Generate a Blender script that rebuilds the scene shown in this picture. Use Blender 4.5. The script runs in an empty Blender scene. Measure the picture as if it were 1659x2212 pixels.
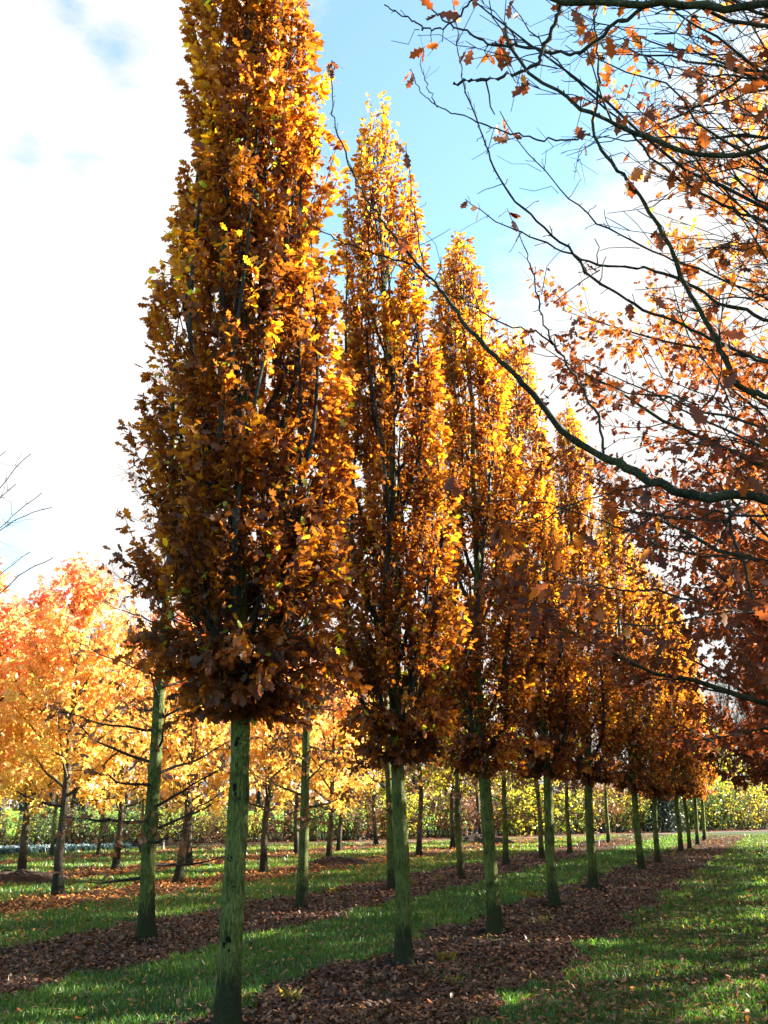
import bpy, math
import numpy as np
from mathutils import Vector, Euler

# ------------------------------------------------------------------ camera
F = 2150.0; CX = 829.5; CY = 1106.0; HZ = 1740.0; EYE = 1.6       # measured on a 1659 x 2212 copy of the photo
TILT = math.atan((HZ - CY) / F)
ROW = math.radians(21.4455)                                     # direction of the planting rows, right of the view
scene = bpy.context.scene
cam_d = bpy.data.cameras.new('camera'); cam = bpy.data.objects.new('camera', cam_d)
scene.collection.objects.link(cam)
cam.location = (0, 0, EYE); cam.rotation_euler = (math.pi / 2 + TILT, 0, 0)
cam_d.sensor_fit = 'VERTICAL'; cam_d.sensor_height = 36.0; cam_d.lens = 36.0 * F / 2212.0
cam_d.clip_start = 0.05; cam_d.clip_end = 3000
scene.camera = cam

# ------------------------------------------------------------------ light
SUN_AZ = math.radians(70); SUN_EL = math.radians(21)
sdir = Vector((math.sin(SUN_AZ) * math.cos(SUN_EL), math.cos(SUN_AZ) * math.cos(SUN_EL), math.sin(SUN_EL)))
sl = bpy.data.lights.new('sun', 'SUN'); sl.energy = 5.0; sl.angle = math.radians(0.5); sl.color = (1.0, 0.93, 0.80)
so = bpy.data.objects.new('sun', sl); scene.collection.objects.link(so)
so.rotation_euler = sdir.to_track_quat('Z', 'Y').to_euler(); so.location = (20, 10, 20)
scene.view_settings.view_transform = 'Standard'; scene.view_settings.look = 'None'
scene.view_settings.gamma = 1.0; scene.view_settings.use_curve_mapping = False
scene.view_settings.exposure = 3.0
CLOUD = 0.142; SKY = 0.060


def ray(px, py):
    x = px - CX; u = CY - py
    return np.array([x, F * math.cos(TILT) - u * math.sin(TILT), F * math.sin(TILT) + u * math.cos(TILT)])
def P(px, py, D):                       # point of the ray at ground distance D ahead of the camera
    r = ray(px, py); k = D / r[1]
    return np.array([r[0] * k, D, EYE + r[2] * k])
def G(px, py):                          # where the ray meets level ground
    r = ray(px, py); k = -EYE / r[2]
    return np.array([r[0] * k, r[1] * k, 0.0])
def UV(u, v):                           # u along the rows, v across them
    return np.array([u * math.sin(ROW) + v * math.cos(ROW), u * math.cos(ROW) - v * math.sin(ROW), 0.0])


# world: sky texture with sunlit cloud over most of it, one open blue patch
w = bpy.data.worlds.new("World"); scene.world = w; w.use_nodes = True
nt = w.node_tree; nt.nodes.clear()
def N(nt, t, **kw):
    n = nt.nodes.new(t)
    for k, v in kw.items(): setattr(n, k, v)
    return n
out = N(nt, 'ShaderNodeOutputWorld'); mix = N(nt, 'ShaderNodeMixShader')
b1 = N(nt, 'ShaderNodeBackground'); b2 = N(nt, 'ShaderNodeBackground')
sky = N(nt, 'ShaderNodeTexSky', sky_type='NISHITA', sun_disc=False, sun_elevation=SUN_EL, sun_rotation=SUN_AZ)
sky.air_density = 1.0; sky.dust_density = 0.6; sky.ozone_density = 1.0
b1.inputs['Strength'].default_value = SKY
b2.inputs['Color'].default_value = (1.0, 0.985, 0.97, 1); b2.inputs['Strength'].default_value = CLOUD
tc = N(nt, 'ShaderNodeTexCoord')
def vdot(c):
    d = N(nt, 'ShaderNodeVectorMath', operation='DOT_PRODUCT'); d.inputs[1].default_value = c
    nt.links.new(tc.outputs['Generated'], d.inputs[0]); return d.outputs['Value']
def mth(op, a, b=None, clamp=False, c=None):
    m = N(nt, 'ShaderNodeMath', operation=op, use_clamp=clamp)
    for i, s in enumerate((a, b, c)):
        if s is None: continue
        if isinstance(s, (int, float)): m.inputs[i].default_value = s
        else: nt.links.new(s, m.inputs[i])
    return m.outputs[0]
def nrm(a): return a / np.linalg.norm(a)
c1 = nrm(ray(1010, 60)); c2 = nrm(ray(900, 420))
def noise(scale, detail, vec=None, rough=0.55):
    n = N(nt, 'ShaderNodeTexNoise'); n.inputs['Scale'].default_value = scale
    n.inputs['Detail'].default_value = detail; n.inputs['Roughness'].default_value = rough
    nt.links.new(tc.outputs['Generated'] if vec is None else vec, n.inputs['Vector']); return n.outputs['Fac']
mp = N(nt, 'ShaderNodeMapping'); mp.inputs['Scale'].default_value = (1, 1, 2.2); mp.inputs['Location'].default_value = (3.1, 0.4, 1.7)
nt.links.new(tc.outputs['Generated'], mp.inputs['Vector'])
n1 = noise(5.0, 6, mp.outputs['Vector']); n2 = noise(6.0, 5, mp.outputs['Vector'], 0.5)
a1 = mth('ARCCOSINE', vdot(tuple(c1))); a2 = mth('ARCCOSINE', vdot(tuple(c2)))
dist = mth('MINIMUM', a1, mth('ADD', a2, 0.05))
for c_, k_, o_ in ((nrm(ray(255, 120)), 2.2, .17), (nrm(ray(150, 10)), 2.6, .18), (nrm(ray(20, 1180)), 1.6, .16), (nrm(ray(400, 330)), 3.0, .21)):
    dist = mth('MINIMUM', dist, mth('MULTIPLY_ADD', mth('ARCCOSINE', vdot(tuple(c_))), k_, c=o_))
n3 = noise(16.0, 5, mp.outputs['Vector'], 0.6); dist = mth('ADD', dist, mth('MULTIPLY', mth('SUBTRACT', n3, 0.5), 0.20))
dist = mth('ADD', dist, mth('MULTIPLY', mth('SUBTRACT', n1, 0.5), 0.22))
m1 = N(nt, 'ShaderNodeMapRange', interpolation_type='SMOOTHSTEP'); nt.links.new(dist, m1.inputs['Value'])
m1.inputs['From Min'].default_value = 0.10; m1.inputs['From Max'].default_value = 0.27
holes = N(nt, 'ShaderNodeMapRange', interpolation_type='SMOOTHSTEP'); nt.links.new(n2, holes.inputs['Value'])
holes.inputs['From Min'].default_value = 0.24; holes.inputs['From Max'].default_value = 0.36
fac = mth('MULTIPLY', m1.outputs['Result'], mth('MULTIPLY_ADD', holes.outputs['Result'], 0.55, c=0.45))
back = N(nt, 'ShaderNodeMapRange', interpolation_type='SMOOTHSTEP'); nt.links.new(vdot((0, 1, 0)), back.inputs['Value'])
back.inputs['From Min'].default_value = -0.3; back.inputs['From Max'].default_value = 0.35; back.inputs['To Min'].default_value = 0.15
fac = mth('MULTIPLY', fac, back.outputs['Result'])               # mostly open sky behind the camera
fac = mth('MAXIMUM', fac, 0.10)                                  # thin veil over the open patch too
tintn = N(nt, 'ShaderNodeMix', data_type='RGBA', blend_type='MULTIPLY'); tintn.inputs[0].default_value = 1; tintn.inputs[7].default_value = (.80, 1.04, 1.0, 1)
nt.links.new(sky.outputs['Color'], tintn.inputs[6]); nt.links.new(tintn.outputs[2], b1.inputs['Color']); nt.links.new(fac, mix.inputs['Fac'])
nt.links.new(b1.outputs[0], mix.inputs[1]); nt.links.new(b2.outputs[0], mix.inputs[2]); nt.links.new(mix.outputs[0], out.inputs['Surface'])

cy = scene.cycles
cy.max_bounces = 6; cy.diffuse_bounces = 3; cy.glossy_bounces = 1; cy.transmission_bounces = 3; cy.transparent_max_bounces = 4
cy.use_denoising = True
try: cy.denoising_input_passes = 'RGB_ALBEDO_NORMAL'
except Exception: pass

# ------------------------------------------------------------------ materials
def ramp(nt, stops, fac, interp='LINEAR'):
    r = N(nt, 'ShaderNodeValToRGB'); r.color_ramp.interpolation = interp
    while len(r.color_ramp.elements) < len(stops): r.color_ramp.elements.new(0.5)
    for e, (p, c) in zip(r.color_ramp.elements, stops): e.position = p; e.color = (*c, 1)
    nt.links.new(fac, r.inputs['Fac']); return r.outputs['Color']

def leaf_mat(name, stops, trans=0.5, boost=1.35, gloss=0.06, rough=0.45, tcol=(1.0, 0.92, 0.55)):
    m = bpy.data.materials.new(name); m.use_nodes = True; t = m.node_tree; t.nodes.clear()
    o = N(t, 'ShaderNodeOutputMaterial'); at = N(t, 'ShaderNodeAttribute', attribute_name='tint')
    col = ramp(t, stops, at.outputs['Fac'])
    d = N(t, 'ShaderNodeBsdfDiffuse'); tr = N(t, 'ShaderNodeBsdfTranslucent'); g = N(t, 'ShaderNodeBsdfGlossy')
    g.inputs['Roughness'].default_value = rough
    t.links.new(col, d.inputs['Color'])
    mu = N(t, 'ShaderNodeMix', data_type='RGBA', blend_type='MULTIPLY'); mu.inputs[0].default_value = 1
    t.links.new(col, mu.inputs[6]); mu.inputs[7].default_value = (tcol[0] * boost, tcol[1] * boost, tcol[2] * boost, 1)
    t.links.new(mu.outputs[2], tr.inputs['Color'])
    a = N(t, 'ShaderNodeMixShader'); a.inputs[0].default_value = trans
    t.links.new(d.outputs[0], a.inputs[1]); t.links.new(tr.outputs[0], a.inputs[2])
    b = N(t, 'ShaderNodeMixShader'); b.inputs[0].default_value = gloss
    t.links.new(a.outputs[0], b.inputs[1]); t.links.new(g.outputs[0], b.inputs[2]); t.links.new(b.outputs[0], o.inputs['Surface'])
    return m

def bark_mat(name, stops, vscale=(34, 34, 5.5), bump=0.7, moss=None, mossh=0.45):
    m = bpy.data.materials.new(name); m.use_nodes = True; t = m.node_tree
    p = t.nodes['Principled BSDF']; p.inputs['Roughness'].default_value = 0.92; p.inputs['Specular IOR Level'].default_value = 0.15
    tc = N(t, 'ShaderNodeTexCoord'); mp = N(t, 'ShaderNodeMapping'); mp.inputs['Scale'].default_value = vscale
    t.links.new(tc.outputs['Object'], mp.inputs['Vector'])
    n = N(t, 'ShaderNodeTexNoise'); n.inputs['Scale'].default_value = 1.6; n.inputs['Detail'].default_value = 7; n.inputs['Roughness'].default_value = 0.65
    n.inputs['Distortion'].default_value = 0.6
    t.links.new(mp.outputs[0], n.inputs['Vector'])
    n2 = N(t, 'ShaderNodeTexNoise'); n2.inputs['Scale'].default_value = 4.0; n2.inputs['Detail'].default_value = 3
    t.links.new(tc.outputs['Object'], n2.inputs['Vector'])
    # narrow vertical fissures: |noise - 0.5| of a stretched noise
    mp2 = N(t, 'ShaderNodeMapping'); mp2.inputs['Scale'].default_value = (vscale[0] * 1.7, vscale[1] * 1.7, vscale[2] * 1.3); t.links.new(tc.outputs['Object'], mp2.inputs['Vector'])
    nf = N(t, 'ShaderNodeTexNoise'); nf.inputs['Scale'].default_value = 1.3; nf.inputs['Detail'].default_value = 4; nf.inputs['Roughness'].default_value = .7; t.links.new(mp2.outputs[0], nf.inputs['Vector'])
    f1 = N(t, 'ShaderNodeMath', operation='SUBTRACT'); t.links.new(nf.outputs['Fac'], f1.inputs[0]); f1.inputs[1].default_value = 0.5
    f2 = N(t, 'ShaderNodeMath', operation='ABSOLUTE'); t.links.new(f1.outputs[0], f2.inputs[0])
    f3 = N(t, 'ShaderNodeMapRange'); t.links.new(f2.outputs[0], f3.inputs['Value']); f3.inputs['From Max'].default_value = 0.07; f3.inputs['To Min'].default_value = -0.15; f3.inputs['To Max'].default_value = 0.03
    ad0 = N(t, 'ShaderNodeMath', operation='MULTIPLY_ADD'); t.links.new(n2.outputs['Fac'], ad0.inputs[0]); ad0.inputs[1].default_value = 0.55
    sb = N(t, 'ShaderNodeMath', operation='MULTIPLY'); t.links.new(n.outputs['Fac'], sb.inputs[0]); sb.inputs[1].default_value = 0.6
    t.links.new(sb.outputs[0], ad0.inputs[2])
    ad = N(t, 'ShaderNodeMath', operation='ADD'); t.links.new(ad0.outputs[0], ad.inputs[0]); t.links.new(f3.outputs[0], ad.inputs[1])
    col = ramp(t, stops, ad.outputs[0])
    if moss:
        sx = N(t, 'ShaderNodeSeparateXYZ'); t.links.new(tc.outputs['Object'], sx.inputs[0])
        s1 = N(t, 'ShaderNodeMath', operation='MULTIPLY_ADD'); t.links.new(n.outputs['Fac'], s1.inputs[0]); s1.inputs[1].default_value = -1.1
        t.links.new(sx.outputs['Z'], s1.inputs[2])
        mr = N(t, 'ShaderNodeMapRange'); t.links.new(s1.outputs[0], mr.inputs['Value'])
        mr.inputs['From Min'].default_value = mossh - 0.55; mr.inputs['From Max'].default_value = mossh - 0.40
        mr.inputs['To Min'].default_value = 1; mr.inputs['To Max'].default_value = 0
        mx = N(t, 'ShaderNodeMix', data_type='RGBA'); t.links.new(mr.outputs[0], mx.inputs[0]); t.links.new(col, mx.inputs[6]); mx.inputs[7].default_value = (*moss, 1)
        col = mx.outputs[2]
    t.links.new(col, p.inputs['Base Color'])
    b = N(t, 'ShaderNodeBump'); b.inputs['Strength'].default_value = bump; b.inputs['Distance'].default_value = 0.03
    t.links.new(ad.outputs[0], b.inputs['Height']); t.links.new(b.outputs[0], p.inputs['Normal'])
    return m

M = {}
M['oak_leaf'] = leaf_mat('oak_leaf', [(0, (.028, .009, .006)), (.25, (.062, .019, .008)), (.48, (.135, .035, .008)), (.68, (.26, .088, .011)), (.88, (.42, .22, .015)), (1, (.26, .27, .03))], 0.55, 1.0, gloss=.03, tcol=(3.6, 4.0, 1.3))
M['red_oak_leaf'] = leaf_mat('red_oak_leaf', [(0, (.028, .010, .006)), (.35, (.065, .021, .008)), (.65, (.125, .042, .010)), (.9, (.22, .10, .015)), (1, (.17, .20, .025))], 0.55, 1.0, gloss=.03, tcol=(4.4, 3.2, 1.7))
M['gum_leaf'] = leaf_mat('gum_leaf', [(0, (.60, .50, .09)), (.3, (.68, .44, .08)), (.55, (.72, .34, .11)), (.8, (.72, .22, .12)), (1, (.68, .14, .16))], 0.55, 1.35, tcol=(1.15, 1.15, 1.0))
M['yellow_leaf'] = leaf_mat('yellow_leaf', [(0, (.12, .18, .03)), (.4, (.34, .36, .04)), (.75, (.58, .48, .05)), (1, (.55, .30, .04))], 0.55, 1.3)
M['green_leaf'] = leaf_mat('green_leaf', [(0, (.03, .07, .02)), (.5, (.08, .16, .03)), (1, (.25, .30, .05))], 0.45, 1.3)
M['rust_leaf'] = leaf_mat('rust_leaf', [(0, (.10, .04, .02)), (.5, (.22, .08, .03)), (1, (.35, .16, .05))], 0.4, 1.2)
M['ivy_leaf'] = leaf_mat('ivy_leaf', [(0, (.012, .02, .012)), (.6, (.02, .035, .018)), (1, (.04, .07, .025))], 0.2, 1.0)
M['grass'] = leaf_mat('grass_blade', [(0, (.018, .052, .016)), (.5, (.045, .13, .022)), (.85, (.10, .21, .03)), (1, (.30, .27, .10))], 0.45, 1.4, 0.05, tcol=(1.5, 1.25, .40))
M['blue_cover'] = leaf_mat('blue_cover', [(0, (.02, .05, .06)), (.6, (.06, .11, .13)), (1, (.12, .19, .21))], 0.2, 1.0)
M['litter'] = leaf_mat('litter', [(0, (.020, .011, .010)), (.22, (.070, .030, .017)), (.42, (.15, .062, .030)), (.55, (.27, .15, .085)), (.68, (.38, .11, .03)), (.85, (.66, .26, .05)), (1, (.72, .42, .08))], 0.2, 1.1, 0.05, 0.5)
M['green_bark'] = bark_mat('green_bark', [(.36, (.010, .010, .005)), (.46, (.062, .073, .022)), (.57, (.110, .138, .034)), (.72, (.17, .19, .065))], moss=(.030, .034, .015), mossh=0.30, bump=1.0)
M['brown_bark'] = bark_mat('brown_bark', [(.30, (.014, .010, .007)), (.5, (.055, .042, .028)), (.7, (.12, .10, .07))], moss=(.02, .02, .012))
M['dark_bark'] = bark_mat('dark_bark', [(.30, (.008, .008, .008)), (.5, (.024, .024, .021)), (.75, (.055, .056, .046))], (40, 40, 8), 0.4)
M['bough_bark'] = bark_mat('bough_bark', [(.30, (.009, .009, .007)), (.5, (.028, .030, .019)), (.75, (.075, .084, .045))], (30, 30, 30), 0.6)
M['twig_bark'] = bark_mat('twig_bark', [(.3, (.020, .017, .015)), (.6, (.055, .048, .045)), (.8, (.10, .09, .08))], (40, 40, 20), 0.2)
M['stake'] = bark_mat('stake_paint', [(.3, (.45, .46, .44)), (.7, (.75, .76, .74))], (20, 20, 20), 0.1)

def ground_mat(name, stops, scale, bump=0.5, dist=0.03, stops2=None, s2=0.6):
    m = bpy.data.materials.new(name); m.use_nodes = True; t = m.node_tree
    p = t.nodes['Principled BSDF']; p.inputs['Roughness'].default_value = 0.95; p.inputs['Specular IOR Level'].default_value = 0.1
    tc = N(t, 'ShaderNodeTexCoord')
    n = N(t, 'ShaderNodeTexNoise'); n.inputs['Scale'].default_value = scale; n.inputs['Detail'].default_value = 8; n.inputs['Roughness'].default_value = 0.7
    t.links.new(tc.outputs['Object'], n.inputs['Vector'])
    col = ramp(t, stops, n.outputs['Fac'])
    if stops2:
        n3 = N(t, 'ShaderNodeTexNoise'); n3.inputs['Scale'].default_value = s2; n3.inputs['Detail'].default_value = 4
        t.links.new(tc.outputs['Object'], n3.inputs['Vector'])
        f = ramp(t, [(.42, (0, 0, 0)), (.58, (1, 1, 1))], n3.outputs['Fac'])
        c2 = ramp(t, stops2, n.outputs['Fac'])
        mx = N(t, 'ShaderNodeMix', data_type='RGBA'); t.links.new(f, mx.inputs[0]); t.links.new(col, mx.inputs[6]); t.links.new(c2, mx.inputs[7]); col = mx.outputs[2]
    t.links.new(col, p.inputs['Base Color'])
    b = N(t, 'ShaderNodeBump'); b.inputs['Strength'].default_value = bump; b.inputs['Distance'].default_value = dist
    t.links.new(n.outputs['Fac'], b.inputs['Height']); t.links.new(b.outputs[0], p.inputs['Normal'])
    return m
M['turf'] = ground_mat('turf', [(.3, (.016, .030, .012)), (.5, (.030, .065, .018)), (.7, (.060, .095, .030))], 9, 0.6, 0.04, [(.3, (.025, .030, .014)), (.5, (.045, .060, .022)), (.7, (.085, .080, .04))], 0.5)
M['soil'] = ground_mat('soil', [(.3, (.010, .008, .007)), (.5, (.030, .020, .016)), (.7, (.075, .048, .036))], 14, 0.8, 0.05)
M['path'] = ground_mat('path', [(.3, (.10, .085, .075)), (.7, (.18, .155, .14))], 3, 0.2, 0.01)
M['field'] = ground_mat('field', [(.3, (.10, .22, .02)), (.7, (.22, .38, .04))], 1.2, 0.4, 0.05)
M['soil_far'] = ground_mat('verge', [(.3, (.03, .016, .010)), (.5, (.08, .04, .022)), (.7, (.18, .08, .035))], 4, 0.6, 0.05)

# ------------------------------------------------------------------ mesh helpers
def build_mesh(name, V, loops, starts, mat, tint=None, smooth=False):
    me = bpy.data.meshes.new(name)
    V = np.ascontiguousarray(V, dtype=np.float32); loops = np.ascontiguousarray(loops, dtype=np.int32); starts = np.ascontiguousarray(starts, dtype=np.int32)
    me.vertices.add(len(V)); me.vertices.foreach_set('co', V.ravel())
    me.loops.add(len(loops)); me.loops.foreach_set('vertex_index', loops)
    me.polygons.add(len(starts)); me.polygons.foreach_set('loop_start', starts)
    me.update(calc_edges=True)
    if smooth: me.polygons.foreach_set('use_smooth', np.ones(len(starts), dtype=bool))
    if tint is not None:
        a = me.attributes.new('tint', 'FLOAT', 'FACE'); a.data.foreach_set('value', np.ascontiguousarray(tint, dtype=np.float32))
    me.materials.append(mat); me.validate()
    return me

class Tubes:
    def __init__(s): s.V = []; s.Q = []; s.n = 0
    def add(s, pts, rad, seg=5, rough=0.0, rng=None, cap=True):
        pts = np.asarray(pts, float); rad = np.asarray(rad, float) * np.ones(len(pts)); n = len(pts)
        T = np.gradient(pts, axis=0); T /= np.linalg.norm(T, axis=1)[:, None] + 1e-9
        ref = np.array([1.0, 0, 0]) if abs(T[0][0]) < 0.8 else np.array([0, 1.0, 0])
        A = np.cross(T, ref); A /= np.linalg.norm(A, axis=1)[:, None] + 1e-9; B = np.cross(T, A)
        th = np.arange(seg) * 2 * math.pi / seg
        R = rad[:, None] * np.ones(seg)[None]
        if rough: R = R * (1 + rough * rng.normal(size=R.shape))
        ring = pts[:, None] + (A[:, None] * np.cos(th)[None, :, None] + B[:, None] * np.sin(th)[None, :, None]) * R[..., None]
        i = np.arange(n - 1)[:, None] * seg; j = np.arange(seg)[None]; j2 = (j + 1) % seg
        q = np.stack([i + j, i + j2, i + seg + j2, i + seg + j], -1).reshape(-1, 4) + s.n
        s.V.append(ring.reshape(-1, 3)); s.Q.append(q); s.n += n * seg
    def mesh(s, name, mat, smooth=True):
        q = np.concatenate(s.Q); return build_mesh(name, np.concatenate(s.V), q.ravel(), np.arange(len(q)) * 4, mat, smooth=smooth)

def lobes(outline):
    a = np.array(outline); up = a; dn = a * [1, -1]
    V = np.vstack([up, dn[1:-1]]); n = len(up); m = len(V)
    f1 = [*range(n)][::-1]; f2 = [0] + list(range(n, m)) + [n - 1]
    c = -0.35 * np.abs(V[:, 1]) - 0.22 * V[:, 0] ** 2
    return np.column_stack([V, c]), [f1, f2]
OAK = lobes([(0, 0), (.14, .05), (.24, .19), (.36, .11), (.49, .29), (.61, .15), (.76, .25), (.84, .11), (1, 0)])
MID = lobes([(0, 0), (.22, .18), (.40, .12), (.58, .28), (.82, .18), (1, 0)])
SIM = lobes([(0, 0), (.35, .26), (.75, .24), (1, 0)])
GUM = lobes([(0, 0), (-.05, .22), (.30, .16), (.42, .48), (.55, .18), (1, 0)])

def leaves_mesh(name, pos, ax, nr, size, tint, tmpl, mat):
    tv, tf = tmpl; n = len(pos)
    ax = ax / (np.linalg.norm(ax, axis=1)[:, None] + 1e-9)
    sd = np.cross(nr, ax); sd /= np.linalg.norm(sd, axis=1)[:, None] + 1e-9; nn = np.cross(ax, sd)
    V = pos[:, None] + size[:, None, None] * (tv[None, :, 0, None] * ax[:, None] + tv[None, :, 1, None] * sd[:, None] + tv[None, :, 2, None] * nn[:, None])
    k = len(tv); fl = np.concatenate([np.array(f) for f in tf]); L = len(fl)
    loops = (np.arange(n)[:, None] * k + fl[None]).ravel()
    off = np.cumsum([0] + [len(f) for f in tf])[:-1]
    starts = (np.arange(n)[:, None] * L + off[None]).ravel()
    return build_mesh(name, V.reshape(-1, 3), loops, starts, mat, np.repeat(tint, len(tf)))

def fit(h, xs, ys): return np.interp(h, xs, ys)

# ------------------------------------------------------------------ scene graph helpers
C = scene.collection
def tag(o, label=None, cat=None, group=None, kind=None):
    if label: o['label'] = label
    if cat: o['category'] = cat
    if group: o['group'] = group
    if kind: o['kind'] = kind
    return o
def root(name, loc, label, cat, group=None, rot=(0, 0, 0)):
    o = bpy.data.objects.new(name, None); C.objects.link(o); o.location = loc; o.rotation_euler = rot; o.empty_display_size = 0.3
    return tag(o, label, cat, group)
def ob(name, mesh, parent=None, rotz=0.0):
    o = bpy.data.objects.new(name, mesh); C.objects.link(o)
    if parent is not None: o.parent = parent
    o.rotation_euler = (0, 0, rotz)
    return o
def strct(name, mesh): return tag(ob(name, mesh), kind='structure')

# ------------------------------------------------------------------ tree builders (each returns meshes in tree-local metres)
def trunk_tube(tb, rng, H, r0, bend=0.0, wob=0.02, seg=14, step=0.12, flare=0.6, rough=0.03, r_end=0.006):
    h = np.arange(0, H + step, step); h[0] = -0.06
    ph = rng.uniform(0, 6.28, 4)
    x = wob * (np.sin(h * 0.9 + ph[0]) - np.sin(ph[0]) + 0.4 * np.sin(h * 2.3 + ph[1])); y = wob * (np.sin(h * 0.8 + ph[2]) - np.sin(ph[2]) + 0.4 * np.sin(h * 2.0 + ph[3]))
    x = x + bend * (np.maximum(h, 0) / H) ** 2.2
    r = r0 * np.clip(1 - h / H, 0, 1) ** 0.8 * (1 + 0 * h); r = np.maximum(r, r_end); r *= 1 + flare * np.exp(-np.maximum(h, 0) / 0.13) + .035 * np.sin(h * 5.1 + ph[0]) * np.sin(h * 2.3 + ph[1]) + .02 * np.sin(h * 11 + ph[2])
    tb.add(np.column_stack([x, y, h]), r, seg, rough, rng)
    return lambda z: np.array([np.interp(z, h, x), np.interp(z, h, y), z]), (lambda z: float(np.interp(z, h, r)))

PROF = ([0, .02, .08, .2, .39, .51, .65, .82, .91, 1.0], [.76, .92, 1.0, 1.0, .98, .86, .75, .68, .52, .20])
def column_oak(seed, H, hb, R, r0, nl, size, tmpl, n_limb=26, merge=False, gap_top=0.0, seg=14, step=0.12, leafmat='oak_leaf', twigs=True, n_sprig=750, bend=0.0):
    rng = np.random.default_rng(seed); tb = Tubes(); ax, rad = trunk_tube(tb, rng, H, r0, seg=seg, step=step, wob=0.035, bend=bend)
    limbs = []; lp = []; lo = []; lpts = []; LP = None; tw = []
    bias = [rng.uniform(0.85, 1.12) for _ in range(12)]
    for i in range(n_limb):
        f = i / n_limb; hs = hb - 0.05 + (H * 0.72 - hb) * f ** 1.25 + rng.uniform(-.05, .1)
        a = i * 2.39996 + rng.uniform(-.4, .4)
        L = min(rng.uniform(2.6, 4.6), H - hs - 0.1) if i < n_limb * .6 else min(rng.uniform(1.5, 3.2), H - hs - .05)
        k = rng.uniform(0.30, 0.72) if i > 5 else rng.uniform(.55, .75)
        t = np.linspace(0, 1, 14); z = hs + t * L
        env = R * fit((z - hb) / (H - hb), *PROF)
        rr = np.minimum(env * k, env[0] * 0 + (0.03 + k * R * (1 - np.exp(-t * L / 0.55))))
        aa = a + 0.25 * np.sin(t * 3 + rng.uniform(0, 6))
        base = np.array([ax(q) for q in z]); pts = base + np.column_stack([np.cos(aa) * rr, np.sin(aa) * rr, 0 * rr])
        pts[0] = ax(hs - .08)
        pts[1:, :2] += rng.normal(0, 0.012, (13, 2)).cumsum(0) * .5
        r1 = min(rad(hs) * 0.5, 0.034) * rng.uniform(.7, 1.0)
        ti = Tubes() if not merge else tb
        ti.add(pts, r1 * (1 - t) ** .8 + 0.004, 6 if not merge else 4)
        lp.append(a); lo.append(ti); lpts.append(pts[1:])
        if not merge: limbs.append(ti)
    # upright sprigs fill the envelope
    lobe = lambda a_, z_: 1 + .05 * np.sin(3 * a_ + z_ * 1.3 + seed) + .05 * np.sin(5 * a_ - z_ * 2.1)
    zz_ = np.linspace(hb - .1, H - .25, 200); wz = (fit((zz_ - hb) / (H - hb), *PROF) * R + .12) * (1 + 1.0 * (zz_ < hb + .9)); wz /= wz.sum()
    for j in range(n_sprig):
        z0 = rng.choice(zz_, p=wz) + rng.uniform(-.02, .02); ang = rng.uniform(0, 6.2832); kf = rng.uniform(.12, 1) ** .55; l = rng.uniform(.35, .85); low_ = z0 < hb + .55
        if low_: kf = rng.uniform(.25, 1.08) * (.70 + .30 * min(1, max(0, z0 - hb + .1) / .45))
        q = []
        for t_ in (0, .35, .7, 1):
            z_ = z0 + (l * t_ if not low_ else l * .35 * t_ - (.30 * t_ * t_ * kf)); e = R * fit(np.clip((z_ - hb) / (H - hb), 0, 1), *PROF) * lobe(ang, z_)
            c = ax(z_); rr_ = min(e, R * 1.1) * kf * (.72 + .28 * t_ if not low_ else .5 + .5 * t_) ; q.append([c[0] + math.cos(ang) * rr_, c[1] + math.sin(ang) * rr_, z_])
        q = np.array(q); q[:, :2] += rng.normal(0, .012, (4, 2))
        if LP is None: LP = np.concatenate([c_ for c_ in lpts]); LI = np.repeat(np.arange(len(lpts)), [len(c_) for c_ in lpts])
        dd = np.linalg.norm(LP - (q[0] - [0, 0, .2]), axis=1) + 2.0 * np.maximum(0, LP[:, 2] - q[0][2]); m_ = int(np.argmin(dd)); ti = lo[LI[m_]]
        if twigs: ti.add([LP[m_], (LP[m_] * .4 + q[0] * .6) - [0, 0, .03], q[0], q[0] * .9 + q[1] * .1], [.006, .006, .006, .005], 3)
        if twigs: ti.add(q, np.linspace(.006, .0025, 4), 3)
        tw.append(q)
    # leader twigs at the top
    for j in range(22):
        z0 = H * rng.uniform(.80, .955); ang = rng.uniform(0, 6.28); ro = rng.uniform(.0, .30) * (H - z0) / (H * .2) + .03; p = ax(z0) + np.array([math.cos(ang) * ro, math.sin(ang) * ro, 0]); l = rng.uniform(.35, .95)
        tb.add([ax(z0 - .5), ax(z0 - .3) * .5 + (p - [0, 0, .3]) * .5, p], [.009, .008, .006], 3)
        q = np.array([p + np.array([math.cos(ang) * .12 * s + 0, math.sin(ang) * .12 * s, l * s]) for s in (0, .35, .7, 1)])
        (limbs[-1] if limbs else tb).add(q, np.linspace(.006, .0025, 4), 3); tw.append(q)
    tw = np.array(tw); wgt = np.ones(len(tw))
    if gap_top:
        hz = (tw[:, 1, 2] - hb) / (H - hb); wgt = fit(hz, [0, gap_top - .1, gap_top + .05, 1], [1, 1, .45, .3])
    wgt = wgt * np.where(tw[:, 0, 2] < hb + .55, .55, 1.0) * rng.uniform(.5, 1.5, len(tw)); wgt /= wgt.sum()
    idx = rng.choice(len(tw), nl, p=wgt); s = rng.uniform(.1, 1.05, nl); i0 = np.minimum((s * 3).astype(int), 2); fr = (s * 3 - i0)[:, None]
    pos = tw[idx, i0] * (1 - fr) + tw[idx, i0 + 1] * fr + rng.normal(0, .025, (nl, 3))
    cen = np.array([ax(0) * 0 for _ in range(1)])
    outw = pos.copy(); outw[:, 2] = 0; outw /= np.linalg.norm(outw, axis=1)[:, None] + 1e-6
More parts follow.
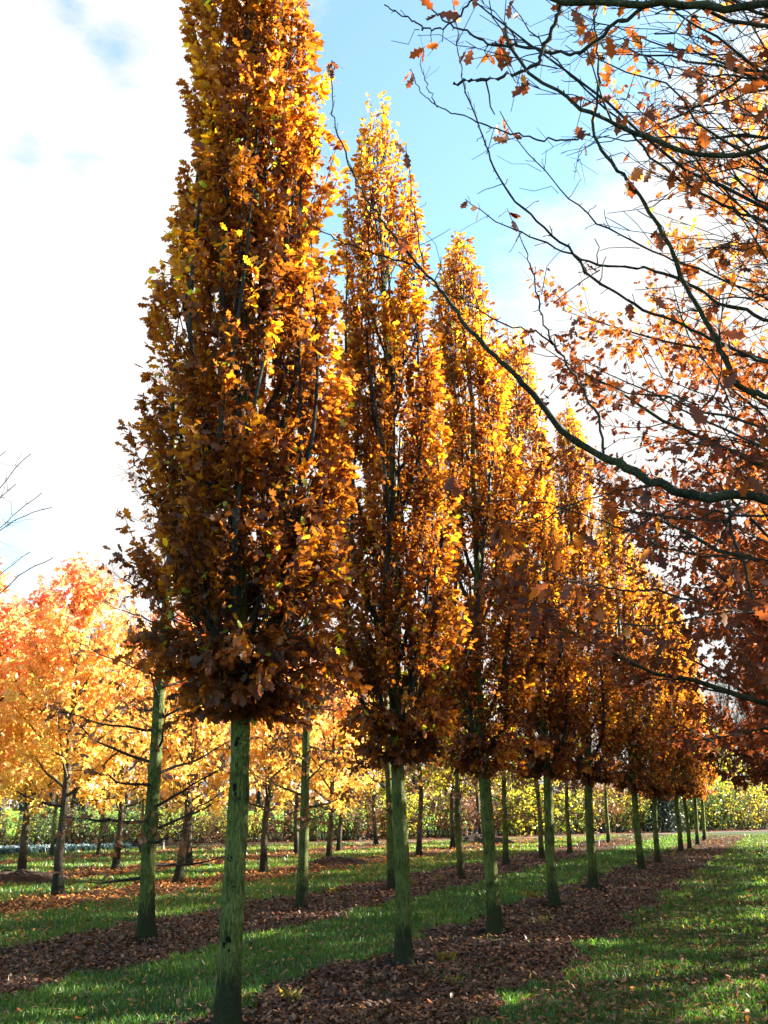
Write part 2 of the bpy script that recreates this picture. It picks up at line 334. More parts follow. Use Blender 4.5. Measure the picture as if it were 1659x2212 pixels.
    axd = outw * rng.uniform(.2, 1.1, (nl, 1)) + rng.normal(0, .55, (nl, 3)) + np.array([0, 0, -.05]); low = pos[:, 2] < hb + .5; axd[low, 2] -= rng.uniform(0, 1.1, low.sum())
    nr = rng.normal(0, .8, (nl, 3)) + np.array([0, 0, .5]) + outw * .3
    sz = size * rng.choice([.6, .8, 1.0, 1.25], nl) * rng.uniform(.85, 1.12, nl)
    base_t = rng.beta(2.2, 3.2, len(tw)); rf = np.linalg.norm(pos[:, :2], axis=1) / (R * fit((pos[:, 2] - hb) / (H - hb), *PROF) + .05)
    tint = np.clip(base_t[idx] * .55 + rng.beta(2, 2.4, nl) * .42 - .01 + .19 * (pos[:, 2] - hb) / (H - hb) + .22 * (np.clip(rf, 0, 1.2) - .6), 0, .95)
    g = rng.random(nl) < .02; tint[g] = 1.0
    return dict(trunk=tb, limbs=limbs, leaves=(pos, axd, nr, sz, tint, tmpl, leafmat), ax=ax, rad=rad)

def spread_tree(seed, H, hb, R, r0, nb, nl, size, tmpl, leafmat, el0=(5, 35), up=0.35, prof=([0, .15, .5, .8, 1], [.75, 1, .85, .5, .1]), sub=5, twl=(.2, .55), seg=10, step=.2,
                merge=True, wob=.05, top_thin=None, tint_h=None, tint_rng=(2, 2), droop=0.0, r_b=0.35, twr=.004, twn=4, clump=.05, btop=.95):
    rng = np.random.default_rng(seed); tb = Tubes(); ax, rad = trunk_tube(tb, rng, H, r0, seg=seg, step=step, wob=wob)
    limbs = []; tw = []
    for i in range(nb):
        f = (i + .3) / nb; hs = hb + (H * btop - hb) * f; a = i * 2.39996 + rng.uniform(-.5, .5)
        L = R * fit(f, *prof) * rng.uniform(.75, 1.12); el = math.radians(rng.uniform(*el0) + 25 * f)
        n = 9; t = np.linspace(0, 1, n); hd = np.array([math.cos(a), math.sin(a), 0])
        pr = np.cumsum(np.r_[0, np.full(n - 1, L / (n - 1))])
        pts = ax(hs)[None] + hd[None] * (pr * math.cos(el))[:, None]; pts[:, 2] += pr * math.sin(el) + up * L * t ** 2 - droop * L * t
        wv = rng.normal(0, .035 * L, (n, 3)).cumsum(0) * .5; wv[0] = 0; pts += wv * t[:, None] ** .5
        r1 = max(min(rad(hs) * r_b * 1.3, rad(hs) * .8) * (.5 + .5 * L / R), .006); ti = tb if merge else Tubes()
        ti.add(pts, r1 * (1 - t) ** .9 + twr, 5)
        ns = max(2, int(sub * L / R + rng.uniform(-.5, .9)))
        for j in range(ns * 2):
            s = .15 + .85 * (j + rng.random()) / (ns * 2); p = np.array([np.interp(s, t, pts[:, q]) for q in range(3)])
            sg = 1 if j % 2 else -1; a2 = a + sg * rng.uniform(.5, 1.1); l2 = L * rng.uniform(.18, .42) * (1.15 - .6 * s); e2 = el + rng.normal(.12, .3)
            d2 = np.array([math.cos(a2) * math.cos(e2), math.sin(a2) * math.cos(e2), math.sin(e2)])
            t2 = np.linspace(0, 1, 5)[:, None]; q = p + d2 * l2 * t2; q[:, 2] += (up * .6 * l2 * t2[:, 0] ** 2 - droop * l2 * t2[:, 0]); q += rng.normal(0, .02 * l2, q.shape) * t2
            ti.add(q, np.linspace(max(r1 * .35 * (1 - s * .6), twr * 1.2), twr * .8, 5), 4)
            tw.append(np.array([q[0] * (1 - z) + q[-1] * z if False else np.array([np.interp(z, t2[:, 0], q[:, c]) for c in range(3)]) for z in (.3, .55, .78, 1)]))
            for k in range(twn):
                s3 = rng.uniform(.2, 1); p3 = np.array([np.interp(s3, t2[:, 0], q[:, c]) for c in range(3)])
                a3 = a2 + rng.choice([-1, 1]) * rng.uniform(.3, 1.2); e3 = e2 + rng.normal(.2 - droop * .5, .45); l3 = rng.uniform(*twl)
                d3 = np.array([math.cos(a3) * math.cos(e3), math.sin(a3) * math.cos(e3), math.sin(e3)])
                qq = p3 + d3 * l3 * np.array([0, .35, .7, 1])[:, None]; qq[:, 2] += (up * .4 * l3) * np.array([0, .1, .5, 1])
                ti.add(qq, np.linspace(twr, twr * .5, 4), 3); tw.append(qq)
        if not merge: limbs.append(ti)
    r = dict(trunk=tb, limbs=limbs, leaves=None, ax=ax, rad=rad)
    if nl:
        tw = np.array(tw); wgt = rng.uniform(.3, 1.7, len(tw)); hz = np.clip((tw[:, 1, 2] - hb) / (H - hb), 0, 1)
        if top_thin: wgt *= fit(hz, *top_thin)
        wgt /= wgt.sum(); idx = rng.choice(len(tw), nl, p=wgt); s = rng.uniform(.05, 1.05, nl); i0 = np.minimum((s * 3).astype(int), 2); fr = (s * 3 - i0)[:, None]
        pos = tw[idx, i0] * (1 - fr) + tw[idx, i0 + 1] * fr + rng.normal(0, clump, (nl, 3))
        outw = pos.copy(); outw[:, 2] = 0; outw /= np.linalg.norm(outw, axis=1)[:, None] + 1e-6
        axd = outw * .5 + rng.normal(0, .6, (nl, 3)) + np.array([0, 0, -.35]); nr = rng.normal(0, .7, (nl, 3)) + np.array([0, 0, .6])
        bt = rng.beta(*tint_rng, len(tw)); tint = bt[idx] * .5 + rng.beta(*tint_rng, nl) * .5
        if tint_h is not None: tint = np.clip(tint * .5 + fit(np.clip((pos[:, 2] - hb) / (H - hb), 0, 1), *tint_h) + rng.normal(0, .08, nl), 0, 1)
        r['leaves'] = (pos, axd, nr, size * rng.uniform(.65, 1.25, nl), np.clip(tint, 0, 1), tmpl, leafmat)
    return r

class Kind:                                                     # mesh data of one tree shape, shared by its copies
    def __init__(s, name, d, bark, twigbark=None):
        s.trunk = d['trunk'].mesh(name + '_trunk', M[bark]); s.limbs = [l.mesh(name + '_limb', M[twigbark or bark]) for l in d['limbs']]
        L = d['leaves']; s.crown = leaves_mesh(name + '_crown', *L[:6], M[L[6]]) if L else None; s.d = d
def plant(kind, name, loc, label, cat, group, rotz=0.0, scale=1.0, lean=(0, 0), limb='limb', crown='crown'):
    r = root(name, loc, label, cat, group, (lean[1], lean[0], 0)); r.scale = (scale if not isinstance(scale, (tuple, list)) else 1,) * 3
    if isinstance(scale, (tuple, list)): r.scale = scale
    ob('trunk', kind.trunk, r, rotz)
    for l in kind.limbs: ob(limb, l, r, rotz)
    if kind.crown: ob(crown, kind.crown, r, rotz)
    return r

# ------------------------------------------------------------------ ground, beds, path, field
def wob(u, s): return .13 * np.sin(u * 1.7 + s) + .09 * np.sin(u * 3.9 + s * 2.3) + .05 * np.sin(u * 9.1 + s * 5)
# beds (strips of bare soil under each row), given by their v-range
BEDS = [(-.25, 2.6), (-4.5, -2.35), (-8.75, -6.45), (-12.9, -11.1), (-17.2, -15.1), (-21.9, -20.6)]
U0, U1 = -6.0, 56.0
def in_bed(u, v):
    r = np.zeros(len(u), bool)
    for k, (a, b) in enumerate(BEDS): r |= (v > a + wob(u, k)) & (v < b + wob(u, k + 7))
    return r
def path_y(x): return 48.6 + x * 0.73                               # centre line of the path
PATH = [(-60, 12.5), (-30, 28.5), (-14.5, 38.6), (-5.6, 44.6), (0, 47.6), (9, 55.4), (24.3, 67.5), (60, 92)]
def path_at(x): return np.interp(x, [p[0] for p in PATH], [p[1] for p in PATH])

gm = bpy.data.meshes.new('ground'); s = 900
gm.from_pydata([(-s, -60, 0), (s, -60, 0), (s, 1700, 0), (-s, 1700, 0)], [], [(0, 1, 2, 3)]); gm.materials.append(M['turf'])
strct('ground', gm)
def strip(name, left, right, z, mat):
    n = len(left); V = np.vstack([np.column_stack([left, np.full(n, z)]), np.column_stack([right, np.full(n, z)])])
    q = np.array([[i, i + 1, n + i + 1, n + i] for i in range(n - 1)])[:, ::-1]
    return strct(name, build_mesh(name, V, q.ravel(), np.arange(n - 1) * 4, mat))
for k, (a, b) in enumerate(BEDS):
    u = np.arange(U0, U1, .15); end = [57, 55, 50, 47, 43, 34][k]; u = u[u < end]
    L = np.array([UV(x, a + y)[:2] for x, y in zip(u, wob(u, k))]); Rr = np.array([UV(x, b + y)[:2] for x, y in zip(u, wob(u, k + 7))])
    keep = L[:, 1] < path_at(L[:, 0]) - 2; strip('planting_bed', L[keep], Rr[keep], .006, M['soil'])
px = np.linspace(-60, 60, 160); py = path_at(px)
strip('verge', np.column_stack([px, py - .4]), np.column_stack([px, py + 7.5 + .4 * np.sin(px * .7)]), .004, M['soil_far'])
strip('path', np.column_stack([px, py - .5 + .05 * np.sin(px * 3)]), np.column_stack([px, py + .5 + .05 * np.sin(px * 2.3)]), .012, M['path'])
strip('field', np.column_stack([px * 9, path_at(px * 1.0) * 0 + 60 + px * 5.2 + 9]), np.column_stack([px * 9, px * 5.2 + 800]), .008, M['field'])

# ---- grass blades and fallen leaves (denser near, larger far)
rng = np.random.default_rng(5)
def scatter(n, d0, d1, half=.50, pw=1.0):
    x = rng.random(n); D = d0 * (d1 / d0) ** x if pw == 1 else (d0 ** (1 - pw) + x * (d1 ** (1 - pw) - d0 ** (1 - pw))) ** (1 / (1 - pw))
    X = rng.uniform(-half, half, n) * D; return X, D
def touv(X, Y): return X * math.sin(ROW) + Y * math.cos(ROW), X * math.cos(ROW) - Y * math.sin(ROW)
def patch(u, v, s=0.0): return (np.sin(u * 1.3 + 2 * np.sin(v * 1.1 + s)) + np.sin(v * 2.1 + 1.7 * np.sin(u * .9 + s) + 1) + .7 * np.sin(u * 3.1 + v * 2.7 + s)) / 2.7

X, Y = scatter(400000, 7.2, 60)
u, v = touv(X, Y); pa = patch(u, v)
keep = ~in_bed(u, v) & (Y < path_at(X) - .9) & (v > -26)
keep &= rng.random(len(X)) < np.where(v > -2.3, .72 + .25 * pa, .92 + .1 * pa)
stray = in_bed(u, v) & (rng.random(len(X)) < .015 + .03 * (patch(u, v, 4) > .75)) & (Y < path_at(X) - 1); keep |= stray
X, Y, u, v, pa = X[keep], Y[keep], u[keep], v[keep], pa[keep]; n = len(X)
lod = (Y / 8.0) ** .62; h = rng.uniform(.028, .078, n) * np.where(v > -2.3, .85, 1.0) * (1 + .35 * patch(u * 2, v * 2, 2)) * (.8 + .2 * lod); wd = .0042 * lod * rng.uniform(.7, 1.4, n)
h *= 1 + .5 * np.clip(patch(u * 3.1, v * 2.7, 7), 0, 1) ** 2; an = rng.uniform(0, 6.283, n); ln = rng.uniform(.1, .75, n) * h; la = rng.uniform(0, 6.283, n)
b = np.column_stack([X, Y, np.full(n, .0)]); sv = np.column_stack([np.cos(an), np.sin(an), 0 * an]) * wd[:, None]
mid = b + np.column_stack([np.cos(la) * ln * .35, np.sin(la) * ln * .35, h * .6]); tip = b + np.column_stack([np.cos(la) * ln, np.sin(la) * ln, h])
V = np.stack([b - sv, b + sv, mid + sv * .7, tip, mid - sv * .7], 1).reshape(-1, 3)
loops = np.arange(n * 5); starts = np.arange(n) * 5
tint = np.clip(.42 + .18 * pa + rng.normal(0, .16, n) + np.where(v < -8.8, .10, 0) + .16 * (patch(u * .7, v * .8, 11) > .45), 0, .93); tint[rng.random(n) < .03] = 1.0
g = ob('grass', build_mesh('grass', V, loops, starts, M['grass'], tint)); tag(g, 'short green grass growing in the lanes between the tree rows', 'grass', kind='stuff')

def litter(n, name, label, sel, tintf, size=.050, d0=7.2, d1=58, lift=.03):
    X, Y = scatter(n, d0, d1); u, v = touv(X, Y); k = sel(X, Y, u, v); X, Y, u, v = X[k], Y[k], u[k], v[k]; n = len(X)
    sz = size * rng.uniform(.55, 1.25, n) * (Y / 9) ** .35
    pos = np.column_stack([X, Y, .012 + rng.random(n) ** 2 * lift]); a = rng.uniform(0, 6.283, n)
    ax = np.column_stack([np.cos(a), np.sin(a), rng.normal(.12, .28, n)]); nr = np.column_stack([rng.normal(0, .32, n), rng.normal(0, .32, n), np.ones(n)])
    flip = rng.random(n) < .4; nr[flip] *= -1; pos[flip, 2] += .004
    pos[:, 2] += sz * .12
    o = ob(name, leaves_mesh(name, pos, ax, nr, sz, np.clip(tintf(X, Y, u, v), 0, 1), MID if n < 30000 else SIM, M['litter'])); return tag(o, label, 'fallen leaves', kind='stuff')
litter(310000, 'fallen_leaves', 'dull brown fallen oak leaves covering the soil strips', lambda X, Y, u, v: in_bed(u, v) & (v > -9.6) & (Y < path_at(X) - 1) & (rng.random(len(X)) < .72 + .5 * patch(u * 2.2, v * 1.9, 6)),
       lambda X, Y, u, v: np.clip(rng.beta(1.2, 2.4, len(X)) * .78 + .03 * patch(u, v, 1) + np.where(rng.random(len(X)) < .015, .3, 0) + np.clip((u - 30) / 60, 0, .15), 0, .8))
litter(130000, 'fallen_leaves', 'scattered brown leaves lying on the mown grass', lambda X, Y, u, v: ~in_bed(u, v) & (v > -9.2) & (Y < path_at(X) - 1) & (rng.random(len(X)) < np.where(v > -2.3, .50 + .35 * patch(u, v, 3), .13) + np.clip((u - 34) / 25, 0, .6)),
       lambda X, Y, u, v: rng.beta(2.2, 2.4, len(X)) * .85, lift=.085)
litter(150000, 'fallen_leaves', 'bright orange fallen leaves under the yellow and orange trees', lambda X, Y, u, v: (v < -9.0) & (v > -30) & (Y < path_at(X) - .8) & (rng.random(len(X)) < np.where(in_bed(u, v), .95, .16 + .14 * patch(u, v, 5) + .25 * ((v < -10.2) & (v > -13.4)) + np.clip((u - 24) / 18, 0, .6))),
       lambda X, Y, u, v: np.clip(rng.beta(3.2, 1.9, len(X)) * .72 + .28 + .02 * patch(u, v), 0, 1) * np.where(rng.random(len(X)) < .25, .5, 1), d0=12)
litter(9000, 'fallen_leaves', 'rusty leaves lying on the verge beyond the path', lambda X, Y, u, v: (Y > path_at(X) + .9) & (Y < path_at(X) + 6), lambda X, Y, u, v: rng.beta(3, 2, len(X)) * .75, d0=36, d1=75, size=.12)

# dry weed tufts in the planting beds
tv = []
for k_ in range(22):
    u_ = rng.uniform(7, 40); v_ = (-3.85 if rng.random() < .7 else -7.6) + rng.normal(0, .38); c0 = UV(u_, v_); m_ = int(rng.integers(12, 45)); hh = rng.uniform(.04, .14, m_); a_ = rng.uniform(0, 6.283, m_); ln_ = rng.uniform(.2, 1.1, m_) * hh; o_ = rng.normal(0, .045, (m_, 2))
    b_ = np.column_stack([c0[0] + o_[:, 0], c0[1] + o_[:, 1], np.zeros(m_)]); s_ = np.column_stack([np.sin(a_), -np.cos(a_), 0 * a_]) * .0035
    md = b_ + np.column_stack([np.cos(a_) * ln_ * .3, np.sin(a_) * ln_ * .3, hh * .7]); tp = b_ + np.column_stack([np.cos(a_) * ln_, np.sin(a_) * ln_, hh * .95]); tv.append(np.stack([b_ - s_, b_ + s_, md + s_ * .7, tp, md - s_ * .7], 1).reshape(-1, 3))
tv = np.concatenate(tv); n = len(tv) // 5
o = ob('dry_weeds', build_mesh('dry_weeds', tv, np.arange(n * 5), np.arange(n) * 5, M['grass'], np.where(rng.random(n) < .85, 1.0, .5))); tag(o, 'dry straw coloured weeds and grass tufts in the soil strips', 'weeds', kind='stuff')

# ---- blue-grey low plants, far left
n = 60000; a0 = G(-160, 1862); X = rng.uniform(-22, -9.6, n); Y = path_at(X) - 1.6 - rng.random(n) * (1.2 + 3.4 * np.clip((-9.6 - X) / 5, 0, 1))
pos = np.column_stack([X, Y, np.zeros(n)]); axd = np.column_stack([rng.normal(0, .35, n), rng.normal(0, .35, n), np.ones(n)]); nr = rng.normal(0, 1, (n, 3))
o = ob('ground_cover', leaves_mesh('ground_cover', pos, axd, nr, rng.uniform(.08, .26, n), rng.beta(2, 2, n), SIM, M['blue_cover'])); tag(o, 'low blue grey plants in a dense patch beside the path at far left', 'ground cover', kind='stuff')

# ------------------------------------------------------------------ the main row of columnar oaks
def top_fix(base, tx, ty):
    t = P(tx, ty, base[1]); return t[2], math.atan2(t[0] - base[0], t[2])
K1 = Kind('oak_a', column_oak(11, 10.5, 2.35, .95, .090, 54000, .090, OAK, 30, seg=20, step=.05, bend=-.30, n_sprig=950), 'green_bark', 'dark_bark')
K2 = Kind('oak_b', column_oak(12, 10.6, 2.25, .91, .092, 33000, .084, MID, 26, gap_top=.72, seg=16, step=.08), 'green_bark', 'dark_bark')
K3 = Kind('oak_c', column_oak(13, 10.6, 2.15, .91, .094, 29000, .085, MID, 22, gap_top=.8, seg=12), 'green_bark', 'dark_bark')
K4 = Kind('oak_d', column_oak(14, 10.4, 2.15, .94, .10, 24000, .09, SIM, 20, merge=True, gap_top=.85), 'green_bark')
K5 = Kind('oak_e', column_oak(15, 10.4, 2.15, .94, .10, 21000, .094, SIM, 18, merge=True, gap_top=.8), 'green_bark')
GR = 'columnar oaks of the nearest full row'
TT = [((490, 2238), (548, 0, 10.05), K1, 0, 'nearest narrow oak, rust and golden leaves, its top out of frame, scarred green trunk'),
      ((875, 2090), (818, 250, 0), K2, .8, 'second narrow oak from the left in the row, with thin bare twigs at its top'),
      ((1072, 2020), (1002, 492, 0), K3, 2.1, 'third narrow oak from the left in the row, between two green trunks'),
      ((1198, 1963), (1100, 700, 0), K2, 3.0, 'fourth narrow oak from the left, its trunk foot black with moss'),
      ((1281, 1923), (1220, 868, 0), K3, 4.4, 'fifth narrow oak from the left, right flank bright golden yellow'),
      ((1385, 1879), (1312, 1062, 0), K4, 1.0, 'sixth narrow oak from the left, trunk streaked with black'),
      ((1421, 1864), (1372, 1185, 0), K5, 2.0, 'seventh narrow oak from the left, close behind the black streaked trunk'),
      ((1472, 1840), (0, 0, 9.9), K4, 3.3, 'eighth narrow oak from the left, first of the last four thin trunks'),
      ((1491, 1835), (0, 0, 9.7), K5, 4.6, 'ninth narrow oak from the left, second of the last four thin trunks'),
      ((1508, 1825), (0, 0, 9.9), K4, 5.2, 'tenth narrow oak from the left, third of the last four thin trunks'),
      ((1523, 1816), (0, 0, 9.8), K5, .4, 'farthest narrow oak of the row, rightmost thin trunk by the path')]
KH = {id(K1): 10.5, id(K2): 10.6, id(K3): 10.6, id(K4): 10.4, id(K5): 10.4}
for (bx, by), (tx, ty, hh), k, rz, lab in TT:
    b = G(bx, by); z, ln = top_fix(b, tx, ty) if tx else (hh, -.012)
    sc = 1.0 if k is K1 else (z * .968 if tx else hh) / KH[id(k)]
    wv = 1 + .07 * math.sin(bx * .37); t = plant(k, 'columnar_oak', tuple(b), lab, 'oak tree', GR, rz, (sc * wv, sc * wv, sc) if k is not K1 else 1.0, (ln if k is not K1 else .009, .012 * math.sin(bx)))
    if k is K1:                                                 # black scars on the near trunk
        for hz_, an_, s_ in ((2.05, -1.75, 1.0), (1.72, -1.85, 1.15), (.62, -1.7, 1.2), (1.2, -2.0, .7), (1.0, -1.5, .5)):
            rr = k.d['rad'](hz_); c0 = k.d['ax'](hz_); g2 = np.random.default_rng(int(hz_ * 100)); me = bpy.data.meshes.new('scar')
            import bmesh
            bm = bmesh.new()
            for q_ in range(6):
                o_ = (0.004 * g2.normal(), g2.normal(0, .014) * s_, g2.normal(0, .022) * s_); res = bmesh.ops.create_icosphere(bm, subdivisions=2, radius=1); w_ = g2.uniform(.5, 1.0) * s_
                for vv in res['verts']: f = 1 + g2.normal(0, .10); vv.co = Vector((o_[0] + vv.co.x * .009 * f, o_[1] + vv.co.y * .013 * w_ * f, o_[2] + vv.co.z * .020 * w_ * f))
            bm.to_mesh(me); bm.free(); me.materials.append(M['scar'] if 'scar' in M else M.setdefault('scar', bark_mat('scar', [(.3, (.004, .004, .003)), (.7, (.02, .022, .012))], (60, 60, 60), 1.0)))
            o = ob('scar', me, t); o.location = (c0[0] + math.cos(an_) * rr * .97, c0[1] + math.sin(an_) * rr * .97, hz_); o.rotation_euler = (0, 0, an_)

# ------------------------------------------------------------------ second row: green-trunked trees with bare side branches
PB = [Kind('pin_a', spread_tree(31, 8.0, .7, 1.6, .105, 50, 1100, .10, MID, 'rust_leaf', (-12, 18), .12, prof=([0, .2, .5, .8, 1], [.75, 1, .55, .4, .15]), sub=7, twl=(.12, .45), merge=False, r_b=.2, twr=.0026, twn=4, wob=.03), 'green_bark', 'dark_bark'),
      Kind('pin_b', spread_tree(32, 8.0, 1.2, 1.25, .10, 30, 1600, .10, SIM, 'rust_leaf', (-15, 20), .12, prof=([0, .2, .5, .8, 1], [.7, 1, .5, .35, .15]), sub=4, twl=(.15, .5), r_b=.22, twr=.004, twn=3, wob=.03), 'green_bark')]
ROW2 = [((317, 2031), 0, 1.0, 'leafless tree with green trunk and bare side branches, left of the nearest oak', (.0)),
        ((651, 1964), 1, .92, 'slim green trunk with bare branches, between the nearest oak and the second oak', .0),
        ((847, 1921), 1, .9, 'green trunk standing just left of the second oak trunk', 0), ((995, 1898), 1, .85, 'thin green trunk between the second and third oak trunks, one low forked branch', 0),
        ((1093, 1870), 1, .9, 'pale green trunk just right of the third oak trunk', 0), ((1171, 1856), 1, .85, 'thin green trunk just left of the fourth oak trunk', 0),
        ((1231, 1845), 1, .85, 'thin green trunk between the fourth and fifth oak trunks', 0), ((1315, 1821), 1, .9, 'farthest thin green trunk, right of the fifth oak trunk', 0)]
for (bx, by), ki, sc, lab, ln in ROW2: plant(PB[ki], 'bare_tree', tuple(G(bx, by)), lab, 'tree', 'bare green trunked trees of the second row', bx * .37, sc, (-.012, 0))

# ------------------------------------------------------------------ orange sweetgum-like trees behind
conic = ([0, .12, .35, .65, .9, 1], [.65, 1, .9, .6, .28, .1])
MG = [Kind('gum_' + c, spread_tree(40 + i, 6.1, 1.35, 1.75, .092, 28, nl, .12, GUM, 'gum_leaf', (8, 38), .3, prof=conic, sub=5, twl=(.2, .5), twr=.004, twn=4, tint_h=([0, .45, .8, 1], [.0, .12, .28, .45]), clump=.07, wob=.05), 'brown_bark') for i, (c, nl) in enumerate((('a', 7800), ('b', 7400), ('c', 7400)))]
MGR = Kind('gum_red', spread_tree(46, 6.3, 1.35, 1.75, .092, 28, 9000, .125, GUM, 'gum_leaf', (8, 38), .3, prof=conic, sub=5, twl=(.2, .5), twr=.004, twn=4, tint_h=([0, .35, .6, 1], [.0, .15, .30, .48]), clump=.07, wob=.05), 'brown_bark')
MGY = Kind('gum_y', spread_tree(47, 6.8, 2.0, 1.9, .10, 24, 6500, .14, GUM, 'yellow_leaf', (8, 35), .3, prof=conic, sub=5, twl=(.2, .5), twr=.004, twn=4, clump=.07), 'brown_bark')
gums = [((126, 1935), MG[0], 1.02, 'orange yellow tree with dark trunk and pointed top, the nearest at left'), ((43, 1900), MGR, 1.04, 'pink topped orange tree at the left edge, dark trunk on a mulch mound'),
        ((251, 1880), MG[2], 1.0, 'orange tree whose dark trunk stands between the pointed orange tree and the bare tree'), ((386, 1908), MG[1], 1.0, 'orange tree with leaning brown trunk just right of the bare green tree'),
        ((409, 1870), MG[0], 1.0, 'orange tree close behind the leaning brown trunk'), ((569, 1886), MG[2], 1.0, 'orange tree with dark straight trunk just right of the nearest oak trunk'),
        ((710, 1867), MG[0], .98, 'orange tree with thin black trunk left of the second oak'), ((640, 1845), MG[1], 1.0, 'orange tree hidden behind the slim green trunk with bare branches'),
        ((906, 1849), MGY, .95, 'yellow olive tree with black trunk right of the second oak'), ((978, 1834), MGY, 1.0, 'yellow tree behind the trunk with a low forked branch'), ((733, 1840), MG[2], .95, 'small orange tree right of the thin black trunk'),
        ((1038, 1818), MGY, 1.0, 'farthest yellow tree on a dark mound by the path'), ((811, 1826), MGY, .9, 'yellow tree left of the second oak by the path'),
        ((-90, 1925), MGR, 1.0, 'red and orange tree cut by the left edge of the photo'), ((-40, 1872), MGR, 1.1, 'orange tree behind the pink topped one at the left edge')]
for i, ((bx, by), k, sc, lab) in enumerate(gums):
    plant(k, 'sweetgum_tree', tuple(G(bx, by)), lab, 'tree', 'orange and yellow trees of the rows behind', bx * .61 + i, sc, (.02 if bx == 386 else -.005, 0))
SAP = Kind('sapling', spread_tree(51, 4.6, 1.8, .9, .06, 14, 900, .12, GUM, 'gum_leaf', (20, 45), .3, prof=conic, sub=4, twl=(.15, .4), twr=.004, twn=3), 'green_bark')
for i, (bx, by, lab) in enumerate([(109, 1853, 'pale slim young trunk by the blue grey plants'), (214, 1848, 'pale slim young trunk at the right end of the blue grey plants'), (306, 1844, 'pale slim young trunk behind the bare green tree')]):
    plant(SAP, 'young_tree', tuple(G(bx, by)), lab, 'young tree', 'pale young trees near the path', i * 2.0, 1.1)

# mulch mounds
def mound(px, py, r, h, lab):
    g2 = np.random.default_rng(int(px)); n = 40; rings = 9; V = [(0, 0, h)]
    for i in range(1, rings):
        for j in range(n):
            f = i / (rings - 1); a = j * 2 * math.pi / n; rr = r * f * (1 + .12 * math.sin(3 * a + px) + .06 * math.sin(7 * a))
            V.append((rr * math.cos(a), rr * math.sin(a) * .8, h * (1 - f * f) ** 1.3 + g2.normal(0, .02) * (f < 1) + (-.02 if f == 1 else 0)))
    fs = [[0, 1 + j, 1 + (j + 1) % n] for j in range(n)] + [[1 + i * n + j, 1 + (i + 1) * n + j, 1 + (i + 1) * n + (j + 1) % n, 1 + i * n + (j + 1) % n] for i in range(rings - 2) for j in range(n)]
    me = bpy.data.meshes.new('soil_mound'); me.from_pydata(V, [], fs); me.materials.append(M['soil']); me.update()
    o = ob('soil_mound', me); o.location = G(px, py); tag(o, lab, 'soil mound', 'dark mulch mounds', None)
mound(30, 1905, 1.5, .22, 'dark mulch mound around the trunk at the left edge')
mound(1040, 1820, 1.6, .35, 'dark mulch mound near the path behind the third oak')
mound(725, 1868, 1.1, .2, 'dark mulch mound around the thin black trunk')

for (bx, by), _, k, _, lab in TT[:5]: mound(bx, by - 2, .46, .06, 'low soil rim around the foot of the ' + {490: 'nearest', 875: 'second', 1072: 'third', 1198: 'fourth', 1281: 'fifth'}[bx] + ' narrow oak')
# plant marker stakes
for px_, py_, h_, lab in ((353, 1836, .42, 'short white marker stake in the grass left of the nearest oak'), (778, 1837, .45, 'thin grey marker stake on the leaves left of the second oak'), (1294, 1830, .55, 'white marker stake just right of the fifth oak trunk')):
    g0 = G(px_, py_); r = root('marker_stake', tuple(g0), lab, 'stake', 'marker stakes'); tb = Tubes(); tb.add([(0, 0, -.05), (0, 0, h_), (0, 0, h_ + .01)], [.022, .022, .001], 6); ob('post', tb.mesh('post', M['stake']), r)
    me = bpy.data.meshes.new('label_plate'); bx_ = .045; V = [(x, y, z) for x in (-bx_, bx_) for y in (-.03, -.024) for z in (h_ - .16, h_ - .02)]
    me.from_pydata(V, [], [(0, 1, 3, 2), (4, 6, 7, 5), (0, 4, 5, 1), (2, 3, 7, 6), (0, 2, 6, 4), (1, 5, 7, 3)]); me.materials.append(M['stake']); ob('label_plate', me, r)

# ------------------------------------------------------------------ shrubs along the path and tall trees behind
SH = []
for i, (mat_, nl) in enumerate((('yellow_leaf', 2400), ('green_leaf', 1150), ('rust_leaf', 800), ('yellow_leaf', 750))):
    rg = np.random.default_rng(60 + i); tb = Tubes(); tw = []
    for j in range(46):
        a = rg.uniform(0, 6.28); rr = rg.uniform(0, .9); e = rg.uniform(.9, 1.45); L = rg.uniform(1.5, 3.4)
        p = np.array([math.cos(a) * rr, math.sin(a) * rr, -.05]); d = np.array([math.cos(a) * math.cos(e), math.sin(a) * math.cos(e), math.sin(e)]); t = np.linspace(0, 1, 6)[:, None]
        q = p + d * L * t + rg.normal(0, .05, (6, 3)) * t; q[:, :2] += np.array([math.cos(a), math.sin(a)]) * .35 * t ** 2; tb.add(q, np.linspace(.018, .005, 6), 3)
        for k in range(5):
            s_ = rg.uniform(.15, 1); p3 = np.array([np.interp(s_, t[:, 0], q[:, c]) for c in range(3)]); d3 = rg.normal(0, 1, 3) + [0, 0, .5]; d3 /= np.linalg.norm(d3); qq = p3 + d3 * rg.uniform(.3, .8) * np.array([0, .35, .7, 1])[:, None]
            tb.add(qq, np.linspace(.007, .004, 4), 3); tw.append(qq)
    tw = np.array(tw); idx = rg.integers(0, len(tw), nl); s_ = rg.uniform(0, 1, nl); i0 = np.minimum((s_ * 3).astype(int), 2); fr = (s_ * 3 - i0)[:, None]
    pos = tw[idx, i0] * (1 - fr) + tw[idx, i0 + 1] * fr + rg.normal(0, .06, (nl, 3))
    SH.append((tb.mesh('shrub_stem', M['twig_bark']), leaves_mesh('shrub_foliage', pos, rg.normal(0, 1, (nl, 3)), rg.normal(0, 1, (nl, 3)), rg.uniform(.10, .17, nl), rg.beta(2, 2, nl), SIM, M[mat_]), ('yellow leaved', 'dark green', 'rust brown', 'thin yellowish')[i]))
